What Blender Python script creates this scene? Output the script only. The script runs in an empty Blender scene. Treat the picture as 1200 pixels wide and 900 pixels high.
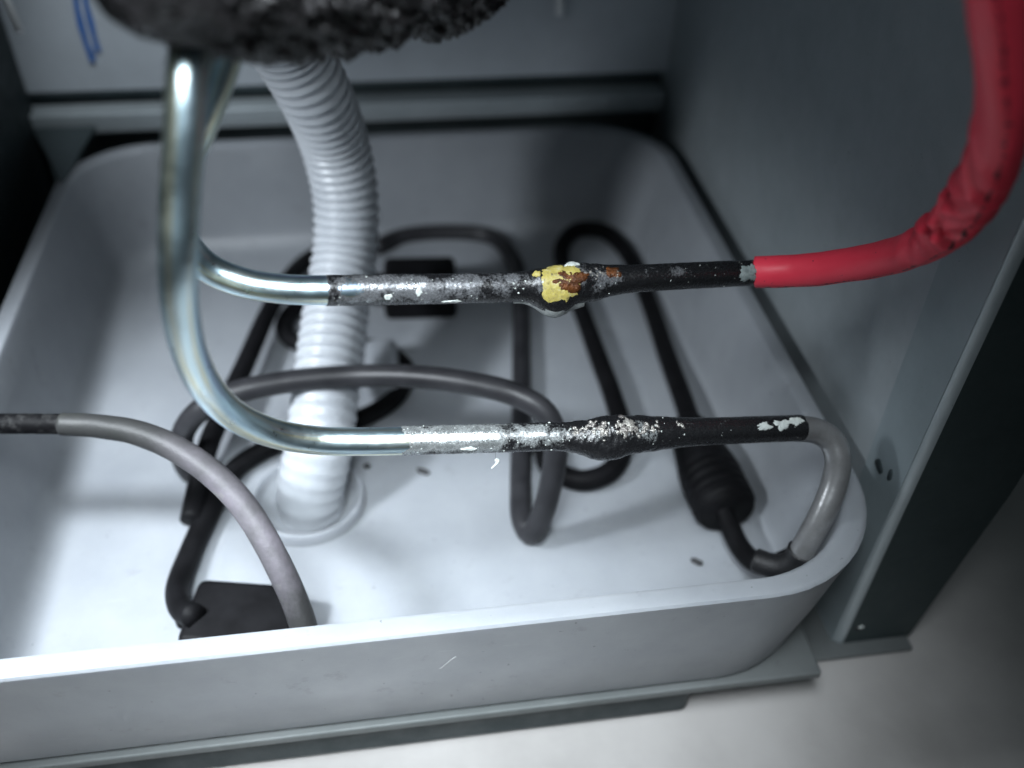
import bpy, math, random
import numpy as np
from mathutils import Vector, Matrix, noise
random.seed(7)
scn = bpy.context.scene
col = scn.collection

# ------------------------------------------------------------------ camera
def rot(r):
    r = np.array(r, float); th = np.linalg.norm(r)
    if th < 1e-9: return np.eye(3)
    k = r/th; K = np.array([[0,-k[2],k[1]],[k[2],0,-k[0]],[-k[1],k[0],0]])
    return np.eye(3)+math.sin(th)*K+(1-math.cos(th))*K@K
F = 1089.15
CR = rot([0,0,-0.16932])@rot([math.pi/2-0.72555,0,0])@rot([0,0,0.03687])
CC = np.array([-0.150215,-0.147947,0.223751])
cam_d = bpy.data.cameras.new('camera'); cam = bpy.data.objects.new('camera', cam_d); col.objects.link(cam)
M = Matrix.Identity(4)
for i in range(3):
    for j in range(3): M[i][j] = CR[i,j]
    M[i][3] = CC[i]
cam.matrix_world = M
cam_d.sensor_width = 36; cam_d.lens = 36*F/1200
cam_d.clip_start = 0.005; cam_d.clip_end = 20
cam_d.dof.use_dof = True; cam_d.dof.focus_distance = 0.268; cam_d.dof.aperture_fstop = 5.4
scn.camera = cam

# ------------------------------------------------------------------ world and lamps
w = bpy.data.worlds.new('World'); scn.world = w; w.use_nodes = True
bg = w.node_tree.nodes['Background']; bg.inputs[0].default_value = (0.62,0.78,0.85,1); bg.inputs[1].default_value = 0.06
def spot(name, loc, tgt, power, size, cone, blend, colr):
    d = bpy.data.lights.new(name, 'SPOT'); d.energy = power; d.shadow_soft_size = size
    d.spot_size = math.radians(cone); d.spot_blend = blend; d.color = colr
    o = bpy.data.objects.new(name, d); col.objects.link(o); o.location = loc
    o.rotation_euler = (Vector(tgt)-Vector(loc)).to_track_quat('-Z','Y').to_euler(); return o
def area(name, loc, tgt, power, size, spread, colr):
    d = bpy.data.lights.new(name, 'AREA'); d.energy = power; d.shape = 'DISK'; d.size = size
    d.spread = math.radians(spread); d.color = colr
    o = bpy.data.objects.new(name, d); col.objects.link(o); o.location = loc
    o.rotation_euler = (Vector(tgt)-Vector(loc)).to_track_quat('-Z','Y').to_euler(); return o
spot('flashlight', (-0.335,0.045,0.155), (-0.240,0.096,-0.045), 5.0, 0.016, 104, 1.0, (0.86,0.93,1.0))
area('work_light', (-0.195,-0.125,0.330), (-0.160,0.022,-0.03), 0.46, 0.17, 48, (0.86,0.94,1.0))
spot('back_wall_fill', (-0.245,0.20,0.26), (-0.250,0.32,0.04), 1.5, 0.02, 38, 0.9, (0.86,0.94,1.0))  # added fill spot to brighten the back-left wall; no lamp known there
scn.view_settings.view_transform = 'Standard'; scn.view_settings.look = 'None'
scn.view_settings.exposure = 0; scn.view_settings.gamma = 1
scn.render.engine = 'CYCLES'

# ------------------------------------------------------------------ helpers
def P(px, py, t):                     # a point t metres in front of the camera plane
    return CC + CR@np.array([(px-600)/F*t, -(py-450)/F*t, -t])
def Z(px, py, z):                     # a point on the level z
    d = CR@np.array([(px-600)/F, -(py-450)/F, -1.0]); return CC + d*((z-CC[2])/d[2])
def Y(px, py, y):
    d = CR@np.array([(px-600)/F, -(py-450)/F, -1.0]); return CC + d*((y-CC[1])/d[1])
def X(px, py, x):
    d = CR@np.array([(px-600)/F, -(py-450)/F, -1.0]); return CC + d*((x-CC[0])/d[0])

def mesh_obj(name, verts, faces, mat, parent=None, uvs=None, smooth=True, loc=None):
    me = bpy.data.meshes.new(name)
    v = np.array(verts, float)
    if loc is not None: v = v-np.array(loc)
    me.from_pydata(v.tolist(), [], faces)
    if uvs is not None:
        l = me.uv_layers.new(name='UVMap')
        k = 0
        for fu in uvs:
            for q in fu: l.data[k].uv = q; k += 1
    me.materials.append(mat)
    if smooth: me.polygons.foreach_set('use_smooth', [True]*len(me.polygons))
    me.update()
    o = bpy.data.objects.new(name, me); col.objects.link(o)
    if loc is not None: o.location = loc
    if parent is not None:
        o.parent = parent
        if loc is None: o.location = -Vector(parent.location)
        else: o.location = Vector(loc)-Vector(parent.location)
    return o
def thing(name, label, cat, loc, group=None):
    o = bpy.data.objects.new(name, None); col.objects.link(o); o.location = Vector([float(q) for q in loc]); o.empty_display_size = .01
    o['label'] = label; o['category'] = cat
    if group: o['group'] = group
    return o
def tag(o, label, cat, group=None):
    o['label'] = label; o['category'] = cat
    if group: o['group'] = group
    return o

def catmull(pts, n):
    pts = np.array(pts, float)
    P0 = np.vstack([2*pts[0]-pts[1], pts, 2*pts[-1]-pts[-2]])
    out = []
    for i in range(1, len(P0)-2):
        p0,p1,p2,p3 = P0[i-1],P0[i],P0[i+1],P0[i+2]
        # centripetal
        def tj(ti,a,b): return ti+max(np.linalg.norm((b-a)[:3]),1e-6)**0.5
        t0=0; t1=tj(t0,p0,p1); t2=tj(t1,p1,p2); t3=tj(t2,p2,p3)
        for k in range(n):
            t=t1+(t2-t1)*k/n
            A1=(t1-t)/(t1-t0)*p0+(t-t0)/(t1-t0)*p1; A2=(t2-t)/(t2-t1)*p1+(t-t1)/(t2-t1)*p2; A3=(t3-t)/(t3-t2)*p2+(t-t2)/(t3-t2)*p3
            B1=(t2-t)/(t2-t0)*A1+(t-t0)/(t2-t0)*A2; B2=(t3-t)/(t3-t1)*A2+(t-t1)/(t3-t1)*A3
            out.append((t2-t)/(t2-t1)*B1+(t-t1)/(t2-t1)*B2)
    out.append(pts[-1]); return np.array(out)

class Sweep:
    """a centre line resampled evenly, with frames; a = 0 faces the viewer side first, a grows towards 'up'."""
    def __init__(s, pts, step=0.001, n0=None):
        c = catmull(pts, 24)
        L = np.concatenate([[0], np.cumsum(np.linalg.norm(np.diff(c[:,:3],axis=0),axis=1))])
        n = max(3, int(L[-1]/step)+1)
        s.s = np.linspace(0, L[-1], n)
        c = np.stack([np.interp(s.s, L, c[:,k]) for k in range(c.shape[1])],1)
        s.c = c[:,:3]; s.r = c[:,3] if c.shape[1] > 3 else None; s.L = L[-1]
        T = np.gradient(s.c, axis=0); s.T = T/np.linalg.norm(T,axis=1)[:,None]
        N = np.zeros_like(s.c)
        g = CC-s.c[0] if n0 is None else np.array(n0, float)
        for i in range(n):
            g = g-s.T[i]*(g@s.T[i]); g = g/np.linalg.norm(g); N[i] = g
        s.N = N; s.B = np.cross(s.N, s.T)
        if s.B[len(s.B)//2][2] < 0: s.B = -s.B
    def at(s, u, a, rad):
        i = np.interp(u, s.s, np.arange(len(s.s))); k = int(min(i, len(s.s)-2)); f = i-k
        c = s.c[k]*(1-f)+s.c[k+1]*f; N = s.N[k]*(1-f)+s.N[k+1]*f; B = s.B[k]*(1-f)+s.B[k+1]*f
        return c+(N*math.cos(a)+B*math.sin(a))*rad
    def mesh(s, name, mat, rfun, parent=None, seg=32, u0=0.0, u1=None, step=None, cap=True, endjit=None):
        u1 = s.L if u1 is None else u1
        n = max(3, int((u1-u0)/(step or 0.001))+1)
        us = np.linspace(u0, u1, n)
        V = []; Fc = []; UV = []
        for i,u in enumerate(us):
            for j in range(seg):
                a = 2*math.pi*j/seg
                uu = u
                if endjit:
                    w0 = max(0, 1-(u-u0)/0.004); w1 = max(0, 1-(u1-u)/0.004)
                    uu = u+endjit(a, 0)*w0+endjit(a, 1)*w1
                V.append(s.at(min(max(uu,0),s.L), a, rfun(u, a)))
        for i in range(n-1):
            for j in range(seg):
                k = (j+1)%seg
                Fc.append((i*seg+j, i*seg+k, (i+1)*seg+k, (i+1)*seg+j))
                UV.append([(us[i]*10, j/seg),(us[i]*10,(j+1)/seg),(us[i+1]*10,(j+1)/seg),(us[i+1]*10,j/seg)])
        if cap:
            Fc.append(tuple(range(seg-1,-1,-1))); UV.append([(us[0]*10,0)]*seg)
            Fc.append(tuple((n-1)*seg+j for j in range(seg))); UV.append([(us[-1]*10,0)]*seg)
        # orientation check
        a,b,c_ = np.array(V[0]),np.array(V[1]),np.array(V[seg])
        nn = np.cross(b-a, c_-a)
        if nn@(a-s.c[0]) < 0: pass
        o = mesh_obj(name, V, Fc, mat, parent, UV)
        import bmesh
        bm = bmesh.new(); bm.from_mesh(o.data); bmesh.ops.recalc_face_normals(bm, faces=bm.faces); bm.to_mesh(o.data); bm.free()
        return o

def nz(x, y, z=0): return noise.noise(Vector((x,y,z)))
def patch(sw, rfun, u0, a0, du, da, name, mat, parent, seed=0, off=0.0002, dome=0.0003, rag=0.3, rings=6, seg=64):
    """a thin ragged flake lying on a swept surface"""
    V = [sw.at(u0, a0, rfun(u0,a0)+off+dome)]; Fc = []
    for k in range(1, rings+1):
        f = k/rings
        for j in range(seg):
            th = 2*math.pi*j/seg
            cx,sy=math.cos(th),math.sin(th)
            R = max(.3, 1+rag*(1.0*nz(cx*1.1+seed*7.1,sy*1.1,seed)+.4*nz(cx*2.7+seed,sy*2.7,seed+5)+.2*nz(cx*6+seed,sy*6,seed+9)+.2*nz(cx*15,sy*15,seed+2)))
            u = u0+du*R*f*math.cos(th); a = a0+da*R*f*math.sin(th)
            h = off+dome*(1-f**3)+ (0.0002*nz(u*900,a*6,seed) if f<1 else 0)
            if k == rings: h = -0.0001
            V.append(sw.at(min(max(u,0),sw.L), a, rfun(u,a)+h))
    for j in range(seg): Fc.append((0, 1+j, 1+(j+1)%seg))
    for k in range(rings-1):
        for j in range(seg):
            q = (j+1)%seg; b = 1+k*seg
            Fc.append((b+j, b+seg+j, b+seg+q, b+q))
    if name is None: return V, Fc
    return mesh_obj(name, V, Fc, mat, parent)

def box(name, lo, hi, mat, parent=None, bev=0.0, R=None, org=None):
    import bmesh
    bm = bmesh.new(); bmesh.ops.create_cube(bm, size=1)
    lo = np.array(lo,float); hi = np.array(hi,float)
    for v in bm.verts:
        v.co = Vector([(lo[k]+hi[k])/2+v.co[k]*(hi[k]-lo[k]) for k in range(3)])
    if bev: bmesh.ops.bevel(bm, geom=bm.edges[:], offset=bev, segments=3, affect='EDGES', profile=0.5)
    if R is not None:
        bmesh.ops.transform(bm, matrix=R, verts=bm.verts)
    me = bpy.data.meshes.new(name); bm.to_mesh(me); bm.free(); me.materials.append(mat)
    if bev: me.polygons.foreach_set('use_smooth',[True]*len(me.polygons))
    o = bpy.data.objects.new(name, me); col.objects.link(o)
    if parent is not None: o.parent = parent; o.location = -Vector(parent.location)
    if bev:
        m = o.modifiers.new('wn','WEIGHTED_NORMAL'); m.keep_sharp = True
    return o

# ------------------------------------------------------------------ materials
def mat(name):
    m = bpy.data.materials.new(name); m.use_nodes = True
    nt = m.node_tree; b = nt.nodes['Principled BSDF']; return m, nt, b
def N(nt, t, **kw):
    n = nt.nodes.new(t)
    for k,v in kw.items():
        if k in n.inputs: n.inputs[k].default_value = v
        else: setattr(n, k, v)
    return n
def noise_n(nt, scale, detail=4, rough=.55, coord='Object', stretch=None):
    tc = N(nt,'ShaderNodeTexCoord'); src = tc.outputs[coord]
    if stretch:
        mp = N(nt,'ShaderNodeMapping'); mp.inputs['Scale'].default_value = stretch; nt.links.new(src, mp.inputs[0]); src = mp.outputs[0]
    n = N(nt,'ShaderNodeTexNoise'); n.inputs['Scale'].default_value = scale; n.inputs['Detail'].default_value = detail; n.inputs['Roughness'].default_value = rough
    nt.links.new(src, n.inputs['Vector']); return n.outputs['Fac']
def ramp(nt, fac, stops):
    r = N(nt,'ShaderNodeValToRGB'); e = r.color_ramp.elements
    while len(e) < len(stops): e.new(0.5)
    for k,(p,c) in enumerate(stops):
        e[k].position = p; e[k].color = (c,c,c,1) if not hasattr(c,'__len__') else (*c,1)
    nt.links.new(fac, r.inputs[0]); return r.outputs[0]
def bump(nt, b, h, strength, dist):
    n = N(nt,'ShaderNodeBump'); n.inputs['Strength'].default_value = strength; n.inputs['Distance'].default_value = dist
    nt.links.new(h, n.inputs['Height']); nt.links.new(n.outputs[0], b.inputs['Normal'])
def mixc(nt, f, a, c):
    n = N(nt,'ShaderNodeMix'); n.data_type = 'RGBA'
    nt.links.new(f, n.inputs[0])
    for i,v in ((6,a),(7,c)):
        if hasattr(v,'is_linked') or hasattr(v,'links'): nt.links.new(v, n.inputs[i])
        else: n.inputs[i].default_value = (*v,1)
    return n.outputs[2]
def math_n(nt, op, a, b):
    n = N(nt,'ShaderNodeMath'); n.operation = op
    for i,v in enumerate((a,b)):
        if hasattr(v,'links'): nt.links.new(v, n.inputs[i])
        else: n.inputs[i].default_value = v
    return n.outputs[0]

# frosted white plastic
m_pan, nt, b = mat('frosted_plastic')
b.inputs['Base Color'].default_value = (.70,.715,.745,1); b.inputs['Roughness'].default_value = .42
b.inputs['Subsurface Weight'].default_value = .5; b.inputs['Subsurface Radius'].default_value = (1,1,1.1); b.inputs['Subsurface Scale'].default_value = .006
c0_ = ramp(nt, noise_n(nt, 25, 6, .65), [(.3,(.235,.25,.27)),(.7,(.29,.305,.325))])
dirt_ = ramp(nt, noise_n(nt, 75, 8, .72), [(.60,0),(.74,.55)])
speck_ = ramp(nt, noise_n(nt, 420, 2, .5), [(.735,0),(.76,.8)])
scr_ = ramp(nt, noise_n(nt, 60, 3, .6, 'Object', (1,14,3)), [(.68,0),(.75,.22)])
c1_ = mixc(nt, math_n(nt,'MAXIMUM',dirt_,speck_), c0_, (.12,.125,.125))
nt.links.new(mixc(nt, scr_, c1_, (.42,.43,.44)), b.inputs['Base Color'])
nt.links.new(ramp(nt, noise_n(nt, 60, 5), [(.3,.36),(.75,.5)]), b.inputs['Roughness'])
bump(nt, b, noise_n(nt, 700, 2), .06, .0005)

def steel(name, c0, c1, rough=(.35,.55), metal=.75, sc=14):
    m, nt, b = mat(name)
    f = noise_n(nt, sc, 5, .6)
    sk = ramp(nt, noise_n(nt, 330, 3, .6), [(.70,0),(.76,.45)])
    cl = ramp(nt, noise_n(nt, 40, 8, .7), [(.35,0),(.7,.35)])
    cc = mixc(nt, cl, ramp(nt, f, [(.3,c0),(.7,c1)]), tuple(x*.72 for x in c0))
    nt.links.new(mixc(nt, sk, cc, tuple(x*.35 for x in c0)), b.inputs['Base Color'])
    b.inputs['Metallic'].default_value = metal
    nt.links.new(ramp(nt, noise_n(nt, 120, 5, .7), [(.3,rough[0]),(.7,rough[1])]), b.inputs['Roughness'])
    bump(nt, b, noise_n(nt, 900, 3), .12, .0004)
    return m
m_steel = steel('galvanised_steel', (.37,.415,.435), (.46,.50,.52), (.38,.58), .3)
m_back = steel('pale_painted_steel', (.50,.54,.58), (.56,.60,.64), (.45,.6), .1)
m_flange = steel('dull_steel', (.10,.13,.135), (.15,.18,.19), (.35,.5), .8)
m_strip = steel('pale_strip_steel', (.31,.37,.39), (.38,.44,.465), (.35,.5), .35)
m_plate = steel('worn_plate_steel', (.09,.10,.10), (.14,.15,.15), (.5,.7), .2)
m_bead = steel('glint_bead_steel', (.40,.45,.47), (.48,.53,.55), (.4,.55), .5)  # paler steel for the bead: the corner highlight is put into the colour
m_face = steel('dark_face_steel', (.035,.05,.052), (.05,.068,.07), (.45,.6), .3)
m_dark = steel('near_black', (.008,.016,.018), (.014,.025,.028), (.5,.7), 0)  # near-black: left panel, and painted shade on the bars under the base
m_floor, nt, b = mat('pale_floor')
nt.links.new(ramp(nt, noise_n(nt, 12, 6, .6), [(.3,(.27,.26,.25)),(.56,(.36,.345,.335)),(.75,(.40,.385,.375))]), b.inputs['Base Color'])
nt.links.new(ramp(nt, noise_n(nt, 20, 5), [(.3,.3),(.7,.55)]), b.inputs['Roughness'])
bump(nt, b, noise_n(nt, 300, 4), .08, .001)

m_rubber, nt, b = mat('black_cable_rubber')
nt.links.new(ramp(nt, noise_n(nt, 90, 5), [(.35,(.003,.003,.0035)),(.7,(.007,.007,.008))]), b.inputs['Base Color'])
b.inputs['Roughness'].default_value = .55; b.inputs['Specular IOR Level'].default_value = .1; bump(nt, b, noise_n(nt, 900, 3), .15, .0003)
m_greyrub, nt, b = mat('dark_grey_cable')
nt.links.new(ramp(nt, noise_n(nt, 90, 5), [(.35,(.014,.014,.016)),(.7,(.026,.026,.029))]), b.inputs['Base Color'])
b.inputs['Roughness'].default_value = .42; b.inputs['Specular IOR Level'].default_value = .3; bump(nt, b, noise_n(nt, 900, 3), .15, .0003)

# bare tube: bright metal with faint heat tints running along it
m_tube, nt, b = mat('bright_tube_metal')
f = noise_n(nt, 1.0, 3, .5, 'UV', (1.2, 9, 1))
nt.links.new(ramp(nt, f, [(.28,(.52,.60,.86)),(.42,(.60,.80,.88)),(.52,(.74,.87,.90)),(.60,(.88,.88,.66)),(.75,(.50,.74,.86))]), b.inputs['Base Color'])
b.inputs['Metallic'].default_value = 1.0
nt.links.new(ramp(nt, noise_n(nt, 300, 5, .7), [(.3,.26),(.75,.38)]), b.inputs['Roughness'])
bump(nt, b, noise_n(nt, 1500, 4, .7), .3, .0002)

def coating(name, lo, hi, split, grey=(.36,.37,.39)):
    """sprayed black paint with worn metallic grain showing; wear falls from u=lo to u=hi (metres x10)"""
    m, nt, b = mat(name)
    tc = N(nt,'ShaderNodeTexCoord'); sep = N(nt,'ShaderNodeSeparateXYZ'); nt.links.new(tc.outputs['UV'], sep.inputs[0])
    mr = N(nt,'ShaderNodeMapRange'); nt.links.new(sep.outputs[0], mr.inputs[0])
    mr.inputs[1].default_value = lo; mr.inputs[2].default_value = hi; mr.inputs[3].default_value = split[0]; mr.inputs[4].default_value = split[1]
    # extra grain as a painted highlight on the crest that faces the viewer (a around 0 .. a little up)
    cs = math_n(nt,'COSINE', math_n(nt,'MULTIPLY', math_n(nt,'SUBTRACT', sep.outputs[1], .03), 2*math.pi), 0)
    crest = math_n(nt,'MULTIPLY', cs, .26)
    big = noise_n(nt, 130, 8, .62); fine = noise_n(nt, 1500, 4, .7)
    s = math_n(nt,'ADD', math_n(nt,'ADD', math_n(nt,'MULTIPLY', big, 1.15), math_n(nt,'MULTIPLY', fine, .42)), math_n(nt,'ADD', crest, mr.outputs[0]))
    k = ramp(nt, s, [(.78,0),(.90,.4),(1.08,1)])
    nt.links.new(mixc(nt, k, (.008,.008,.009), grey), b.inputs['Base Color'])
    nt.links.new(math_n(nt,'MULTIPLY', k, .85), b.inputs['Metallic'])
    nt.links.new(ramp(nt, fine, [(.35,.18),(.65,.36)]), b.inputs['Roughness']); b.inputs['Specular IOR Level'].default_value = .75
    bump(nt, b, math_n(nt,'ADD', fine, math_n(nt,'MULTIPLY', big, .6)), .38, .00035)
    return m

m_red, nt, b = mat('red_sleeve_vinyl')
nt.links.new(ramp(nt, noise_n(nt, 60, 5), [(.3,(.88,.045,.085)),(.7,(.95,.06,.105))]), b.inputs['Base Color'])
sp = ramp(nt, noise_n(nt, 330, 5, .75), [(.66,0),(.70,1)])
base = b.inputs['Base Color'].links[0].from_socket
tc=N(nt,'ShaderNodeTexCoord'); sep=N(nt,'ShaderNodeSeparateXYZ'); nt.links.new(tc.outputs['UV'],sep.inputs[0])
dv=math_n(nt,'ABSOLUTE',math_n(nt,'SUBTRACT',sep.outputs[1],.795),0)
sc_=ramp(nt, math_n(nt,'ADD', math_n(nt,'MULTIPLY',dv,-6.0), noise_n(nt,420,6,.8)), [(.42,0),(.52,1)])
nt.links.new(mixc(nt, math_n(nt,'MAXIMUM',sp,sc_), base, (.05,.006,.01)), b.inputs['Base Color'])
b.inputs['Roughness'].default_value = .46; bump(nt, b, noise_n(nt, 500, 5), .2, .0005)
m_grey, nt, b = mat('grey_sleeve_vinyl')
nt.links.new(ramp(nt, noise_n(nt, 70, 6, .7), [(.3,(.20,.20,.20)),(.7,(.33,.33,.335))]), b.inputs['Base Color']); b.inputs['Metallic'].default_value = .55
b.inputs['Roughness'].default_value = .33; bump(nt, b, noise_n(nt, 900, 4), .15, .0004)
m_mauve, nt, b = mat('mauve_grey_sleeve')
f = noise_n(nt, 90, 5, .6)
tc=N(nt,'ShaderNodeTexCoord'); sep=N(nt,'ShaderNodeSeparateXYZ'); nt.links.new(tc.outputs['UV'],sep.inputs[0])
cm=ramp(nt, f, [(.35,(.09,.086,.092)),(.6,(.14,.128,.146)),(.72,(.20,.20,.18))])
dk=ramp(nt, math_n(nt,'ADD', math_n(nt,'MULTIPLY', sep.outputs[0], .62), math_n(nt,'MULTIPLY', noise_n(nt,60,5,.7), .25)), [(.28,.95),(.62,0),(.62,0),(.80,.9)])
nt.links.new(mixc(nt, dk, cm, (.018,.019,.018)), b.inputs['Base Color'])
b.inputs['Roughness'].default_value = .5; b.inputs['Specular IOR Level'].default_value=.3; bump(nt, b, noise_n(nt, 800, 5, .7), .3, .0005)

m_foam, nt, b = mat('black_foam')
nt.links.new(ramp(nt, noise_n(nt, 500, 4), [(.35,(.005,.005,.005)),(.7,(.05,.047,.05))]), b.inputs['Base Color'])
b.inputs['Roughness'].default_value = .28; bump(nt, b, noise_n(nt, 1600, 3), .5, .0004)
m_hose, nt, b = mat('translucent_hose')
b.inputs['Base Color'].default_value = (.72,.745,.78,1); b.inputs['Roughness'].default_value = .35
b.inputs['Subsurface Weight'].default_value = .8; b.inputs['Subsurface Radius'].default_value = (1,1,1); b.inputs['Subsurface Scale'].default_value = .008
nt.links.new(ramp(nt, noise_n(nt, 60, 4), [(.3,(.36,.38,.405)),(.7,(.42,.44,.465))]), b.inputs['Base Color'])

def plain(name, c, rough=.5, metal=0, bs=.3, c2=None, sc=400):
    m, nt, b = mat(name)
    c2 = c2 or tuple(x*.7 for x in c)
    nt.links.new(ramp(nt, noise_n(nt, sc, 5, .7), [(.35,c2),(.65,c)]), b.inputs['Base Color'])
    b.inputs['Roughness'].default_value = rough; b.inputs['Metallic'].default_value = metal
    bump(nt, b, noise_n(nt, 1400, 4, .7), bs, .0004); return m
m_yellow, nt, b = mat('yellow_paint')
nt.links.new(ramp(nt, noise_n(nt, 420, 8, .75), [(.36,(.03,.028,.02)),(.42,(.36,.30,.10)),(.52,(.46,.38,.09)),(.64,(.52,.48,.27))]), b.inputs['Base Color'])
b.inputs['Roughness'].default_value = .32; bump(nt, b, noise_n(nt, 1100, 5, .7), .6, .0004)
m_rust = plain('rust', (.17,.055,.012), .25, .35, 1.0, c2=(.035,.014,.008))
m_pale = plain('pale_paint', (.62,.66,.62), .4, c2=(.42,.45,.44))
m_lip = plain('grey_paint_edge', (.34,.36,.35), .4, c2=(.14,.15,.15))
m_mint2 = plain('scuffed_white', (.50,.51,.52), .5)
m_mint = plain('pale_green_paint', (.36,.42,.41), .4, c2=(.16,.20,.20))
m_solder = plain('solder', (.50,.48,.44), .25, .6, 1.0, c2=(.16,.145,.14))
m_blue = plain('blue_marker_ink', (.05,.17,.50), .5)
m_white = plain('white_plastic', (.85,.86,.87), .4, c2=(.8,.81,.82))
m_crumb = plain('dark_grit', (.03,.03,.032), .7)
m_tar = plain('black_paint', (.010,.010,.011), .42, 0, .6)
m_yline = plain('old_glue', (.40,.38,.22), .5)

# ------------------------------------------------------------------ floor
ZB = -.0585
ZF = -.083
fl = mesh_obj('floor', [(-3,-3,ZF),(3,-3,ZF),(3,3,ZF),(-3,3,ZF)], [(0,1,2,3)], m_floor, smooth=False); fl['kind'] = 'structure'

# ------------------------------------------------------------------ cabinet
WX, YB, FY = .0082, .312, .0307
cab = thing('steel_cabinet', 'grey sheet steel cabinet shell standing around the white tray', 'cabinet', (-.15,.16,ZF))
# right hand side panel, overlapping edge strip, front flange
box('side_panel', (WX, FY+.003, ZF+.0006), (WX+.0015, YB+.02, .32), m_steel, cab)
ys = .052
V = [(WX-.0012,FY,ZF+.0006),(WX-.0012,ys-.004,ZF+.0006),(WX-.0012,ys+.010,.32),(WX-.0012,FY,.32)]
V += [(x+.0011,y,z) for x,y,z in V]
mesh_obj('edge_strip', V, [(0,3,2,1),(4,5,6,7),(0,1,5,4),(1,2,6,5),(2,3,7,6),(3,0,4,7)], m_strip, cab, smooth=False)
# rounded corner then the flange facing the room
prof = []
r = .0035
for k in range(9):
    a = math.pi-math.pi/2*k/8*1.0
    prof.append((WX-.0012+r+r*math.cos(a), FY+r-.002-r*math.sin(a)))
bx = WX-.0012+r
def flange(zlo, zhi, bead):
    V=[]; Fc=[]
    rows=[(zlo,.027),(zhi*.0+.0,.036),(zhi,.05)]
    pr=None
    for z,wd in rows:
        row=[(x,y,z) for x,y in prof] if bead else [(*prof[-1],z),(bx+wd,FY-.002,z),(bx+wd,FY+.016,z)]
        V+=row
    n=len(prof) if bead else 3
    for i in range(len(rows)-1):
        for j in range(n-1): Fc.append((i*n+j,i*n+j+1,(i+1)*n+j+1,(i+1)*n+j))
    return V,Fc
V,Fc = flange(ZF+.0035,.32,True)
mesh_obj('corner_bead', V, Fc, m_bead, cab)
V,Fc = flange(ZF+.0035,.32,False)
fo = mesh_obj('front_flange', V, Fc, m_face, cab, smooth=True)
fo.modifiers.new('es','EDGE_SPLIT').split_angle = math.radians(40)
# back panel above a stepped rail
box('back_panel', (-.40, YB+.008, .020), (WX, YB+.010, .34), m_back, cab)
box('back_backing', (-.40, YB+.016, ZB-.004), (WX, YB+.018, .0195), m_flange, cab)
box('back_rail', (-.40, YB+.000, .001), (WX-.002, YB+.013, .0115), m_steel, cab, bev=.001)
# dark left panel
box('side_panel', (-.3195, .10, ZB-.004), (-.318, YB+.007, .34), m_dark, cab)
# base plate under the tray with a lip at the front
box('base_plate', (-.42, .0065, ZB-.0042), (-.0120, YB+.012, ZB-.0006), m_plate, cab, bev=.0008)
box('gap_shade', (-.42, .0105, ZF+.0005), (-.055, .05, ZB-.0045), m_dark, cab, bev=.003)  # dark bar added as the shade in the gap under the base plate
box('threshold_strip', (-.054, .0235, ZF+.0006), (.037, .055, ZF+.0030), m_plate, cab, bev=.0008)
box('gap_shade', (-.0545, .06, ZF+.0005), (.005, .30, ZB-.0045), m_dark, cab, bev=.003)  # second dark bar filling the shaded gap, further back at the right
# gusset at the back left corner
g = [Z(38,150,.006),Z(112,148,.006),Z(72,212,.002)]
V = [tuple(q) for q in g]+[(q[0],q[1],q[2]-.002) for q in g]
mesh_obj('corner_gusset', V, [(0,2,1),(3,4,5),(0,1,4,3),(1,2,5,4),(2,0,3,5)], m_flange, cab, smooth=False)
# marker strokes on the back panel, old glue line, smudge and screw hole
def ribbon(name, pts, wd, m, parent, nrm, th=.0003):
    pts = [np.array(p,float) for p in pts]; nrm = np.array(nrm,float); V=[]; Fc=[]
    for i,p in enumerate(pts):
        t = pts[min(i+1,len(pts)-1)]-pts[max(i-1,0)]; sd = np.cross(t/np.linalg.norm(t), nrm)
        ww = wd*(.6+.5*random.random())
        V += [p+sd*ww/2, p-sd*ww/2, p+sd*ww/2+nrm*th, p-sd*ww/2+nrm*th]
    for i in range(len(pts)-1):
        a=4*i; c=a+4
        Fc += [(a+2,a+3,c+3,c+2),(a,c,c+1,a+1),(a,a+2,c+2,c),(a+1,c+1,c+3,a+3)]
    n=4*(len(pts)-1); Fc += [(0,1,3,2),(n,n+2,n+3,n+1)]
    return mesh_obj(name, V, Fc, m, parent, smooth=False)
yb = YB+.0079
for st in ([(88,-12),(90,8),(95,30),(101,50),(108,66)],[(99,-12),(101,5),(106,25),(111,45),(115,60)],[(92,20),(99,45),(109,72)]):
    yb -= .0004; ribbon('marker_stroke', [Y(x,y,yb) for x,y in st], .0036, m_blue, cab, (0,-1,0))
ribbon('glue_line', [X(x,y,WX-.0013) for x,y in ((951,716),(955,735),(960,752),(962,764))], .003, m_yline, cab, (-1,0,0))
def blob(name, c, rx, ry, rz, m, parent=None, seed=0, sub=2, amp=.35, R=None):
    import bmesh
    bm = bmesh.new(); bmesh.ops.create_icosphere(bm, subdivisions=sub, radius=1)
    for v in bm.verts:
        k = 1+amp*nz(v.co.x*1.7+seed*3.3, v.co.y*1.7, v.co.z*1.7+seed)
        q = Vector((v.co.x*rx*k, v.co.y*ry*k, v.co.z*rz*k))
        v.co = R@q if R is not None else q
    me = bpy.data.meshes.new(name); bm.to_mesh(me); bm.free(); me.materials.append(m)
    me.polygons.foreach_set('use_smooth',[True]*len(me.polygons))
    o = bpy.data.objects.new(name, me); col.objects.link(o); o.location = Vector([float(q) for q in c])
    if parent is not None: o.parent = parent; o.location -= Vector(parent.location)
    return o
blob('smudge', X(1030,546,WX-.0012), .0003,.0028,.0024, m_flange, cab, 3)
blob('smudge', X(1043,557,WX-.0012), .0003,.0014,.0024, m_flange, cab, 5)
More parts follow.
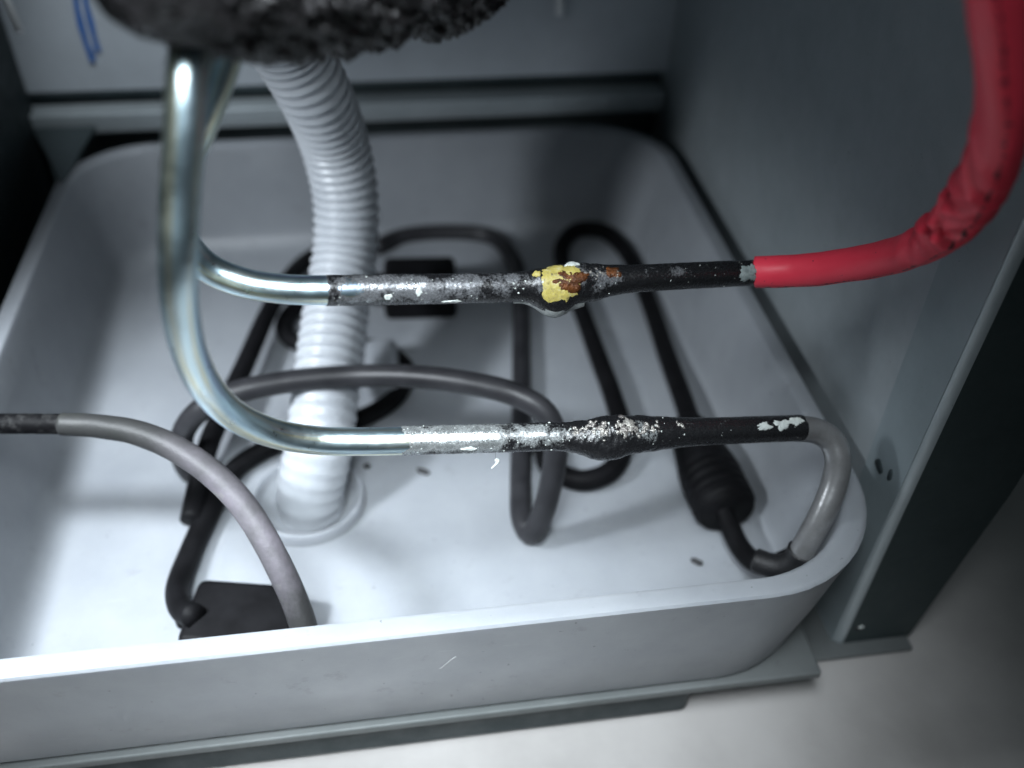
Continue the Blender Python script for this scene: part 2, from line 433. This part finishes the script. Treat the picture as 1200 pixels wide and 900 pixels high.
hole = blob('screw_hole', Y(1007,736,FY-.002), .0020,.0004,.0016, m_crumb, cab, 2, amp=.2)
blob('burr', Y(1009,735,FY-.0024), .0012,.0005,.0007, m_pale, cab, 4)

# ------------------------------------------------------------------ white tray
pan = thing('drain_tray', 'large white frosted plastic drain tray with a rounded rim', 'tray', (-.15,.15,ZB))
TW, TD = .300, .3022
def rrect(ins, rad, z, n=12):
    radf=max(rad-.026,.003)
    x0,x1,y0,y1 = -TW+ins,-ins,ins,TD-ins; rad=max(rad,.002); out=[]
    rfr=rad+.005
    for cx,cy,a0,rad in ((x1-rfr,y0+rfr,-90,rfr),(x1-rad,y1-rad,0,rad),(x0+rad,y1-rad,90,rad),(x0+radf,y0+radf,180,radf)):
        for k in range(n+1):
            a=math.radians(a0+90*k/n); out.append((cx+rad*math.cos(a),cy+rad*math.sin(a),z))
    return out
loops=[]
R0=.040
loops.append(rrect(.030,R0-.02,ZB))
loops.append(rrect(.011,R0-.006,ZB))
loops.append(rrect(.0088,R0-.004,ZB+.0008))
loops.append(rrect(.0080,R0-.003,ZB+.0025))
loops.append(rrect(.0040,R0-.002,ZB*.5))
loops.append(rrect(.0003,R0,-.0020))
loops.append(rrect(.0001,R0,-.0010))
loops.append(rrect(.0008,R0,-.0002))
loops.append(rrect(.0018,R0-.001,0))
loops.append(rrect(.0056,R0-.004,0))
loops.append(rrect(.0068,R0-.005,-.0004))
loops.append(rrect(.0075,R0-.005,-.0015))
zi=ZB+.0035
loops.append(rrect(.0105,R0-.007,-.025))
loops.append(rrect(.0140,R0-.009,zi+.012))
for k in range(1,7):
    a=math.pi/2*k/6
    loops.append(rrect(.0140+.012*(1-math.cos(a)),max(R0-.009-.012*(1-math.cos(a)),.006),zi+.012*(1-math.sin(a))))
loops.append(rrect(.05,.004,zi+.0))
n=len(loops[0]); V=[p for l in loops for p in l]; Fc=[]
for i in range(len(loops)-1):
    for j in range(n): k=(j+1)%n; Fc.append((i*n+j,i*n+k,(i+1)*n+k,(i+1)*n+j))
Fc.append(tuple(range(n-1,-1,-1))); Fc.append(tuple((len(loops)-1)*n+j for j in range(n)))
sh = mesh_obj('tray_shell', V, Fc, m_pan, pan); sh.modifiers.new('es','EDGE_SPLIT').split_angle=math.radians(35)
zf = zi
# drain cuff round the hose foot, a low moulded pillar, a scratch and a painted highlight on the front
cu = Z(362,588,zf)
def lathe(name, c, prof, m, parent=None, seg=48, axis=None):
    V=[];Fc=[]
    for r_,z_ in prof:
        for j in range(seg):
            a=2*math.pi*j/seg; V.append((c[0]+r_*math.cos(a),c[1]+r_*math.sin(a),c[2]+z_))
    for i in range(len(prof)-1):
        for j in range(seg): k=(j+1)%seg; Fc.append((i*seg+j,i*seg+k,(i+1)*seg+k,(i+1)*seg+j))
    return mesh_obj(name,V,Fc,m,parent)
lathe('drain_cuff', cu, [(.0225,-.0005),(.0218,.0030),(.0212,.0046),(.0204,.0048),(.0198,.0040),(.0190,.0010),(.0165,.0006),(.0150,-.0005)], m_pan, pan)

def frontwall(px,py):
    p=Y(px,py,.004)
    for _ in range(4): p=Y(px,py,.0003+(.0077)*(-.002-p[2])/.0545)
    return p+np.array([0,-.00015,0])
ribbon('scuff_glint_mark',[frontwall(x,y) for x,y in ((516,783),(522,778),(528,773),(534,769))],.0005,m_mint2,pan,(0,-1,0),.0001)
ribbon('scuff_glint_mark',[frontwall(x,y) for x,y in ((640,829),(655,828),(668,826),(690,823))],.0004,m_white,pan,(0,-1,0),.0001)  # pale streak painting a highlight low on the front wall

# ------------------------------------------------------------------ corrugated hose
hs = thing('corrugated_hose', 'white translucent corrugated drain hose standing in the tray', 'hose', cu)
hb = Z(366,592,zf+.0006)
hp = [(*hb,1),(*(hb+np.array([0,0,.006])),1)]
for px,py,t in ((374,520,.354),(384,440,.362),(396,350,.374),(405,290,.378),(405,230,.372),(391,165,.356),(364,100,.328),(335,50,.31),(310,0,.29),(290,-60,.275)):
    hp.append((*P(px,py,t),1))
hsw = Sweep(hp, .0008)
def hr(u,a):
    amp = .0002+.00036*min(1,max(0,(u-.035)/.03))
    return .0128+amp*math.sin(2*math.pi*u/.0046)
hsw.mesh('hose_body', m_hose, hr, hs, seg=40, step=.0006)
# smooth moulding standing beside the hose
pil = Z(455,470,zf)
box('moulded_post', pil+np.array([-.009,-.002,0]), pil+np.array([.006,.03,.013]), m_pan, pan, bev=.004)

# ------------------------------------------------------------------ cables in the tray
def cable(name, pts, rad, m, label, group='black cables coiled in the tray', sleeve=None):
    sw = Sweep(pts, .0015)
    root = thing(name, label, 'cable', sw.c[0], group)
    sw.mesh('cable_sheath', m, lambda u,a: rad, root, seg=20, step=.002)
    return root, sw
cz = zf+.0045
# long loop by the right with moulded plug
ptsF = [Z(637,522,cz),Z(645,548,cz),Z(680,563,cz),Z(715,552,cz),Z(731,520,cz),Z(720,470,cz),Z(700,415,cz),Z(680,360,cz),Z(662,318,cz),Z(659,288,cz),Z(678,269,cz),Z(705,270,cz),Z(732,293,cz),Z(757,345,cz+.001),Z(783,420,cz+.003),Z(803,475,cz+.006),Z(818,525,cz+.008)]
rF, sF = cable('looped_cable', ptsF, .0043, m_rubber, 'black cable looping over the right tray floor into a fat plug')
sp_ = Sweep([Z(806,500,cz+.007),Z(822,535,cz+.008),Z(838,570,cz+.008),Z(852,600,cz+.008)], .001)
def plugr(u,a):
    L=sp_.L; f=u/L
    r=.0075+.0045*min(1,f*1.8)
    if .55<f<.9: r+=.0002*(1 if int(u/.0022)%2 else -1)
    if f>.95: r*=.9
    return r
sp_.mesh('plug_body', m_rubber, plugr, rF, seg=24, step=.0008)
st_ = Sweep([Z(846,590,cz+.008),Z(856,618,cz+.006),Z(868,642,cz+.006),Z(884,658,cz+.008),Z(905,662,cz+.012),Z(932,652,cz+.018)], .001)
st_.mesh('cable_tail', m_rubber, lambda u,a:.0038, rF, seg=20, step=.0015)

# cable behind the hose that runs along the back, down, and hairpins at the front
ptsC = [Z(440,290,cz),Z(470,277,cz),Z(530,272,cz),Z(575,277,cz),Z(602,305,cz),Z(610,350,cz),Z(611,420,cz),Z(611,500,cz),Z(610,570,cz),Z(612,608,cz),Z(622,626,cz+.0005)]
ptsC += [P(634,606,.345),P(646,565,.337),P(651,520,.331),P(640,485,.327),P(605,463,.327),P(550,449,.332),P(480,441,.34),P(410,441,.346),P(340,447,.345),P(280,459,.341),P(238,478,.341),P(218,500,.346),P(213,520,.355),P(217,545,.365),Z(226,556,cz)]
rC, sC = cable('hairpin_cable', ptsC, .0043, m_greyrub, 'dark grey cable arching in front of the corrugated hose and hairpinning at the tray middle')
# coil passing behind the hose and running to the block at the front left
ptsD = [Z(375,350,cz),Z(345,362,cz),Z(332,385,cz),Z(350,402,cz),Z(400,404,cz),Z(445,410,cz),Z(474,430,cz),Z(466,462,cz),Z(435,485,cz),Z(385,503,cz),Z(320,522,cz),Z(275,550,cz),Z(245,600,cz),Z(222,650,cz),Z(208,690,cz+.002),Z(213,714,cz+.006),Z(228,722,cz+.010)]
rD, sD = cable('coiled_cable', ptsD, .0041, m_rubber, 'black cable coiling round behind the hose down to the black block')
ptsE = [Z(395,290,cz),Z(368,300,cz),Z(340,325,cz+.008),Z(315,365,cz+.0085),Z(288,425,cz+.009),Z(262,480,cz+.009),Z(243,525,cz+.008),Z(232,570,cz+.004),Z(224,610,cz+.002),Z(214,650,cz+.006)]
rE, sE = cable('straight_cable', ptsE[:-1], .0042, m_rubber, 'black cable running straight and slanting left of the corrugated hose')

# black blocks
c = Z(282,738,zf)
Rm = Matrix.Translation(Vector(c))@Matrix.Rotation(math.radians(-12),4,'Z')
blk = thing('adapter_block', 'black rectangular adapter block lying behind the front tray rim', 'adapter', c)
box('block_body', (-.016,-.014,.0),(.022,.012,.0125), m_rubber, blk, bev=.003, R=Rm)
box('cord_boot', (-.0205,-.004,.003),(-.0155,.004,.010), m_rubber, blk, bev=.0015, R=Rm)
c2 = Z(497,376,zf)
Rm = Matrix.Translation(Vector(c2))@Matrix.Rotation(math.radians(-4),4,'Z')
blk2 = thing('power_plug', 'black square power plug on the tray floor behind the upper tube', 'plug', c2)
box('plug_body', (-.019,0,.0),(.016,.026,.021), m_rubber, blk2, bev=.003, R=Rm)
box('plug_collar', (-.0285,.008,.004),(-.0188,.020,.016), m_rubber, blk2, bev=.002, R=Rm)

# ------------------------------------------------------------------ upper tube (A)
RT = .0040
tA = thing('upper_refrigerant_tube', 'upper bent metal tube with black paint, a yellow chipped joint and a red sleeve', 'pipe', P(262,70,.205))
ptsA = [(*P(290,-40,.197),1),(*P(272,30,.200),1),(*P(255,90,.204),1),(*P(233,150,.210),1),(*P(210,205,.219),1),(*P(206,245,.227),1),(*P(215,282,.236),1),(*P(243,313,.243),1),(*P(285,331,.246),1),(*P(330,338.5,.2475),1),(*P(382,340,.249),1),(*P(450,339.5,.254),1)]
swA = Sweep(ptsA,.001)
swA.mesh('bare_tube', m_tube, lambda u,a: RT, tA, seg=40, u1=swA.L)
# painted straight run with the brazed joint
ptsA2 = [P(382,340.5,.249),P(450,339.5,.254),P(520,338.5,.2585),P(600,336.5,.2635),P(650,333,.2665),P(700,328,.270),P(750,326,.273),P(820,322.5,.279),P(888,319.5,.2855)]
sA = Sweep(ptsA2,.0008)
def uA(px): 
    q = np.array([600+F*((p-CC)@CR)[0]/-((p-CC)@CR)[2] for p in sA.c]); return float(np.interp(px, q, sA.s))
uj = uA(648)
def g(u,c,s): return math.exp(-((u-c)/s)**2)
def rA(u,a):
    r = RT+.0002
    dn = max(0.,-math.sin(a)); up = max(0.,math.sin(a))
    r += .0013*g(u,uA_665,.0085) 
    r += .0043*dn**3*(g(u,uA_645,.0052))+.0011*dn**2*g(u,uA_690,.009)
    r += .00035*g(u,uA_632,.0022)
    r -= .0002*max(0,min(1,(u-uA_700)/.01))
    k = min(1, max(0, 1-abs(u-uA_665)/.016))
    r += (.00006+.00035*k)*nz(u*400, math.cos(a)*1.6, math.sin(a)*1.6)+(.00004+.00016*k)*nz(u*1300, math.cos(a)*5, math.sin(a)*5)
    return r
uA_665,uA_645,uA_690,uA_632,uA_700 = uA(668),uA(645),uA(695),uA(630),uA(700)
m_coatA = coating('worn_black_paint', 0, sA.L*10, (-.06,-.40))
jit = lambda a,e: .0012*nz(math.cos(a)*2.2+e*9, math.sin(a)*2.2, 3+e)
sA.mesh('painted_section', m_coatA, rA, tA, seg=56, step=.00035, endjit=jit)
pt = lambda px,a,du,da,nm,m,sd,**k: patch(sA, rA, uA(px), a, du, da, nm, m, tA, sd, **k)
pt(653,.30,.0062,1.15,'yellow_paint_flake',m_yellow,1,rag=.5)
pt(659,.12,.0056,.60,'rust_patch',m_rust,2,off=.0004,rag=.6,dome=.0002)
pt(670,1.2,.0024,.20,'pale_paint_flake',m_pale,12,rag=.7,off=.0004)
pt(626,.75,.0013,.22,'yellow_paint_flake',m_yellow,4,rag=.5)
pt(714,.50,.0026,.50,'rust_patch',m_rust,15,rag=.5,off=.0001,dome=.0001)
pt(872,.0,.0032,.75,'pale_paint_flake',m_mint,6,rag=.7,off=.0001,dome=.0001)
pt(452,-.5,.0012,.22,'pale_paint_flake',m_pale,7,rag=.5,dome=.0001)
pt(488,-.15,.0008,.35,'pale_paint_flake',m_pale,8,rag=.5,dome=.0001)
pt(527,-.95,.0026,.10,'pale_paint_flake',m_pale,9,rag=.5,dome=.0001)
# peeled lip hanging under the drip
V=[];Fc=[]
lip=np.linspace(uA(600),uA(680),26)
for i,u in enumerate(lip):
    f=i/25; h=.00025+.0006*max(0,(f-.55)/.45)
    for a,o_ in ((-1.15,.0001),(-1.38,h),(-1.55,h+.0001),(-1.7,.0)):
        V.append(sA.at(u,a+.05*nz(f*6,a),rA(u,-math.pi/2*.9)*1.0+o_+ (-.0008 if a in(-1.15,) else 0)))
for i in range(25):
    for j in range(3): Fc.append((i*4+j,i*4+j+1,(i+1)*4+j+1,(i+1)*4+j))
mesh_obj('peeled_paint_lip',V,Fc,m_lip,tA)
def chips(sw, rf, uf, lst, name, m, parent, seed, dome=.00008):
    rnd=random.Random(seed); V=[];Fc=[]
    for (p0,p1,n_,a0,a1,s0,s1) in lst:
        for i in range(n_):
            s_=rnd.uniform(s0,s1)*(.35+.65*rnd.random()); a=rnd.gauss((a0+a1)/2,(a1-a0)/3)
            v,f_=patch(sw,rf,uf(rnd.uniform(p0,p1)),a,s_*rnd.uniform(.6,1.6),s_/.004*rnd.uniform(.6,1.3),None,None,None,rnd.random()*50,off=.00006,dome=dome*(.4+rnd.random()),rag=.8,rings=2,seg=10)
            k=len(V); V+=v; Fc+=[tuple(k+q for q in ff) for ff in f_]
    o=mesh_obj(name,V,Fc,m,parent); o['kind']='stuff'; return o
chips(sA,rA,uA,[(384,640,40,-.7,.9,.00012,.0004),(680,880,26,-.9,.9,.0001,.0004),(595,640,14,-.2,.6,.0002,.0005)],'paint_chips',m_pale,tA,3)
chips(sA,rA,uA,[(660,725,40,.1,.7,.0002,.0007)],'solder_specks',m_solder,tA,4)

# red sleeve
ptsR=[(*P(885,319,.2855),.0049),(*P(940,317,.280),.0050),(*P(1000,309.5,.269),.0050),(*P(1050,299,.256),.0050),(*P(1088,283,.241),.0051),(*P(1122,257,.224),.0054),(*P(1150,219,.208),.0056),(*P(1170,172,.194),.0054),(*P(1178,120,.183),.0052),(*P(1176,60,.174),.0052),(*P(1169,0,.167),.0052),(*P(1160,-90,.160),.0052),(*P(1140,-330,.142),.0052)]
sR=Sweep(ptsR,.0008)
FOLDS=[(.056,.004,.5,.0004,.0024),(.066,.0065,1.2,.0008,.0022),(.076,-.008,.3,.0009,.0020),(.086,.010,-.4,.0010,.0022),(.096,-.007,1.2,.0009,.0022),(.106,.008,.2,.0007,.0024)]
def rR(u,a):
    r=float(np.interp(u,sR.s,sR.r))
    for (uc,sl,ph,dp,wd) in FOLDS:
        x_=(u-uc-sl*math.sin(a+ph))/wd
        r+=dp*(-1.25*math.exp(-x_*x_)+.8*math.exp(-((abs(x_)-1.9)/1.0)**2))*(.45+.55*math.cos(a-ph*.7))
    kk=math.exp(-((u-.084)/.026)**2)
    r+=kk*(.0007*(.5-abs(nz(u*260+1.5*math.sin(a+.5),math.cos(a)*.9,math.sin(a)*.9)))+.0004*(.4-abs(nz(u*520-2*math.sin(a),math.cos(a)*1.4,math.sin(a)*1.4+3))))
    r+=.0002*nz(u*130,math.cos(a),math.sin(a))+.0007*max(0,min(1,(u-.09)/.02))*nz(u*45,math.cos(a)*1.2,math.sin(a)*1.2+4)
    return r
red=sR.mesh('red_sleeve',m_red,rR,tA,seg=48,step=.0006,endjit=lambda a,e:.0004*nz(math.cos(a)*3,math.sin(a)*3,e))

# ------------------------------------------------------------------ lower tube (B)
tB = thing('lower_refrigerant_tube', 'lower metal tube with wide elbow, lumpy black joint and grey sleeved end', 'pipe', P(222,60,.172))
ptsB=[(*P(236,-40,.182),1),(*P(227,30,.176),1),(*P(220,90,.1745),1),(*P(216,160,.177),1),(*P(211,230,.182),1),(*P(208.5,300,.187),1),(*P(211,360,.1975),1),(*P(223,415,.211),1),(*P(246,459,.226),1),(*P(280,490,.241),1),(*P(322,508,.2515),1),(*P(370,516,.258),1),(*P(420,517.5,.261),1),(*P(475,516.5,.2635),1),(*P(520,515.5,.266),1)]
swB=Sweep(ptsB,.001)
swB.mesh('bare_tube',m_tube,lambda u,a:RT,tB,seg=40)
ptsB2=[P(470,516.5,.2635),P(560,514.2,.267),P(650,511.5,.2705),P(720,510,.2735),P(790,507,.278),P(870,504,.284),P(939,501.5,.290)]
sB=Sweep(ptsB2,.0008)
def uB(px):
    q=np.array([600+F*((p-CC)@CR)[0]/-((p-CC)@CR)[2] for p in sB.c]); return float(np.interp(px,q,sB.s))
b1,b2,b3,b4=uB(712),uB(735),uB(700),uB(770)
def rB(u,a):
    dn=max(0.,-math.sin(a))
    r=RT+.00015+.0012*g(u,b2,.011)+.0019*dn**2*g(u,b3,.007)+.0006*g(u,uB(685) if False else b1,.006)
    r+=.0004*g(u,b4,.012)
    k=min(1,max(0,1-abs(u-b1)/.022))
    r+=(.00006+.0004*k)*nz(u*380+7,math.cos(a)*1.6,math.sin(a)*1.6)+(.00005+.0002*k)*nz(u*1200+3,math.cos(a)*5,math.sin(a)*5)
    return r
m_coatB=coating('worn_black_paint_lower',0,sB.L*10*.62,(.13,-.42),(.55,.58,.58))
sB.mesh('painted_section',m_coatB,rB,tB,seg=56,step=.00035,endjit=lambda a,e:.0014*nz(math.cos(a)*2+e*5,math.sin(a)*2,8+e))
pb=lambda px,a,du,da,nm,m,sd,**k: patch(sB,rB,uB(px),a,du,da,nm,m,tB,sd,**k)
chips(sB,rB,uB,[(668,690,20,-.0,.7,.0003,.0010),(690,708,26,-.1,.8,.0003,.0012),(716,738,44,-.0,.8,.0004,.0013),(738,765,20,-.0,.6,.0003,.0008),(786,796,8,.0,.6,.0003,.0008)],'solder_crust',m_solder,tB,31,dome=.00035)
pb(888,.25,.0026,.35,'pale_paint_flake',m_pale,26,rag=.8,dome=.0001)
pb(908,.30,.0028,.40,'pale_paint_flake',m_pale,27,rag=.8,dome=.0001)
pb(926,.55,.0032,.35,'pale_paint_flake',m_pale,28,rag=.8,dome=.0001)
pb(548,-.75,.0022,.18,'pale_paint_flake',m_pale,29,rag=.6,dome=.0001)
chips(sB,rB,uB,[(472,690,90,-1.0,1.0,.00012,.0004),(680,935,24,-.5,.8,.0001,.0004),(678,770,14,-.2,.6,.0002,.0005)],'paint_chips',m_pale,tB,9)
# grey sleeved end dropping into the tray
ptsG=[P(930,502,.290),P(956,505,.2915),P(974,516,.292),P(982,537,.292),P(978,566,.293),P(965,600,.294),P(949,630,.297),P(936,654,.301)]
sG=Sweep(ptsG,.0008)
sG.mesh('grey_sleeve',m_grey,lambda u,a:.0041+.00008*nz(u*120,a),tB,seg=32)
sK=Sweep([P(941,646,.300),P(934,656,.302),P(920,663,.305),P(902,662,.308),P(886,656,.311)],.0008)
sK.mesh('black_coupling',m_tar,lambda u,a:.0050-.0010*min(1,u/.012)+.0001*nz(u*300,a),tB,seg=28)

# ------------------------------------------------------------------ sleeved tube at the front left
tC=thing('sleeved_branch_tube','mauve grey sleeved tube arching down from the left edge into the tray','pipe',P(0,497,.30))
ptsH=[P(-420,470,.305),P(-200,490,.302),P(-60,496,.30),P(0,496.5,.30),P(40,496.5,.30),P(78,497,.30)]
sH=Sweep(ptsH,.0008)
m_coatC=coating('black_paint_branch',0,sH.L*10,(-.75,-.75),(.14,.14,.145))
m_matt, nt, b = mat('matt_black_paint')
nt.links.new(ramp(nt, noise_n(nt, 260, 6, .75), [(.5,(.003,.003,.0035)),(.72,(.03,.03,.03))]), b.inputs['Base Color'])
b.inputs['Roughness'].default_value = .6; b.inputs['Specular IOR Level'].default_value = .08
sH.mesh('painted_section',m_matt,lambda u,a:.0033+.0001*nz(u*400,math.cos(a)*2,math.sin(a)*2),tC,seg=36,step=.0005)
ptsI=[P(73,497,.30),P(110,499,.299),P(160,507,.296),P(208,527,.292),P(250,556,.288),P(285,592,.285),P(312,635,.284),P(335,680,.285),P(352,722,.287),P(362,760,.289)]
sI=Sweep(ptsI,.0008)
sI.mesh('mauve_sleeve',m_mauve,lambda u,a:.0037+.0005*min(1,u/.04)+.0001*nz(u*150,math.cos(a),math.sin(a)),tC,seg=36)

# ------------------------------------------------------------------ foam insulation
fm=thing('foam_insulation','rough black foam lagging lump wrapped round the tube tops','insulation',P(330,-20,.20))
ax0,ax1=P(60,-75,.146),P(600,-62,.235)
AX=ax1-ax0; L=np.linalg.norm(AX); T=AX/L
fN=CC-(ax0+ax1)/2; fN=fN-T*(fN@T); fN/=np.linalg.norm(fN); fB=np.cross(fN,T); fB = -fB if (CR.T@fB)[1]>0 else fB   # fB: downwards in the picture
keys=[(60,2),(63,22),(72,34),(105,48),(120,75),(135,103),(165,121),(200,131),(300,141),(400,131),(440,119),(475,101),(500,108),(530,98),(548,85),(560,62),(575,34),(598,4)]
nu,na=520,360; V=[];Fc=[]
for i in range(nu):
    f=i/(nu-1); c_=ax0+AX*f
    q_=(c_-CC)@CR; px=600+F*q_[0]/-q_[2]; t_=-q_[2]
    R=float(np.interp(px,[k[0] for k in keys],[k[1] for k in keys]))/F*t_*.95
    rough=min(1,max(.35,(px-130)/90))
    for j in range(na):
        a=2*math.pi*j/na; d=fN*math.cos(a)+fB*math.sin(a)
        p=c_+d*R
        q=Vector(p.tolist())+noise.noise_vector(Vector(p.tolist())*300)*.0012
        dd,_=noise.voronoi(q*480); h=(.45-dd[0])*.0026
        d2,_=noise.voronoi(q*1050); h+=(.45-d2[0])*.0011
        h+=.0022*noise.noise(q*190)-.0012*max(0,noise.noise(q*330)-.15)*3
        V.append(p+d*h*rough*min(1,R/.006))
for i in range(nu-1):
    for j in range(na): k=(j+1)%na; Fc.append((i*na+j,i*na+k,(i+1)*na+k,(i+1)*na+j))
mesh_obj('foam_body',V,Fc,m_foam,fm)

# ------------------------------------------------------------------ small loose things
rw=Sweep([P(-10,-40,.36),P(8,0,.36),P(24,38,.36)],.002,)
o=rw.mesh('white_wire',m_white,lambda u,a:.0016,None,seg=14); tag(o,'short white wire end hanging at the top left corner','wire')
rw=Sweep([Y(657,-40,YB+.003),Y(656,0,YB+.003),Y(656,17,YB+.003)],.002)
o=rw.mesh('cable_tie_tail',m_white,lambda u,a:.0022,None,seg=14); tag(o,'small white cable tie tail in front of the back panel','cable tie')
def crumb(px,py,sx,sy,sz,label,seed,ang=0):
    o=blob('dirt_crumb',Z(px,py,zf+sz*.8),sx,sy,sz,m_crumb,None,seed,R=Matrix.Rotation(ang,3,'Z')); tag(o,label,'debris','dark crumbs on the tray floor')
crumb(816,658,.0026,.0013,.001,'largest dark crumb on the tray floor beside the cable coupling',1,-.7)
crumb(496,552,.0030,.0014,.001,'dark crumb on the tray floor under the lower tube, right one of a pair',2,-.6)
crumb(430,546,.0016,.0013,.001,'dark crumb on the tray floor next to the drain cuff',3)
# chip dangling below the lower tube by a hair
ca=P(579,543,.2675)
fo_=thing('paint_chip','tiny white curled paint chip hanging just below the lower tube','paint chip',ca)
pc=[P(581,538,.2675),P(583,541,.2672),P(580,545,.2672),P(576,549,.2675)]
s_=Sweep(pc,.0002); s_.mesh('chip_curl',m_pale,lambda u,a:.00025+.0005*math.exp(-((u-.0006)/.0007)**2),fo_,seg=12,step=.0002)
Sweep([sB.at(uB(580),-1.5,rB(uB(580),-1.5)),P(581,538,.2675)],.0003).mesh('hair',m_crumb,lambda u,a:.00004,fo_,seg=6,step=.001)
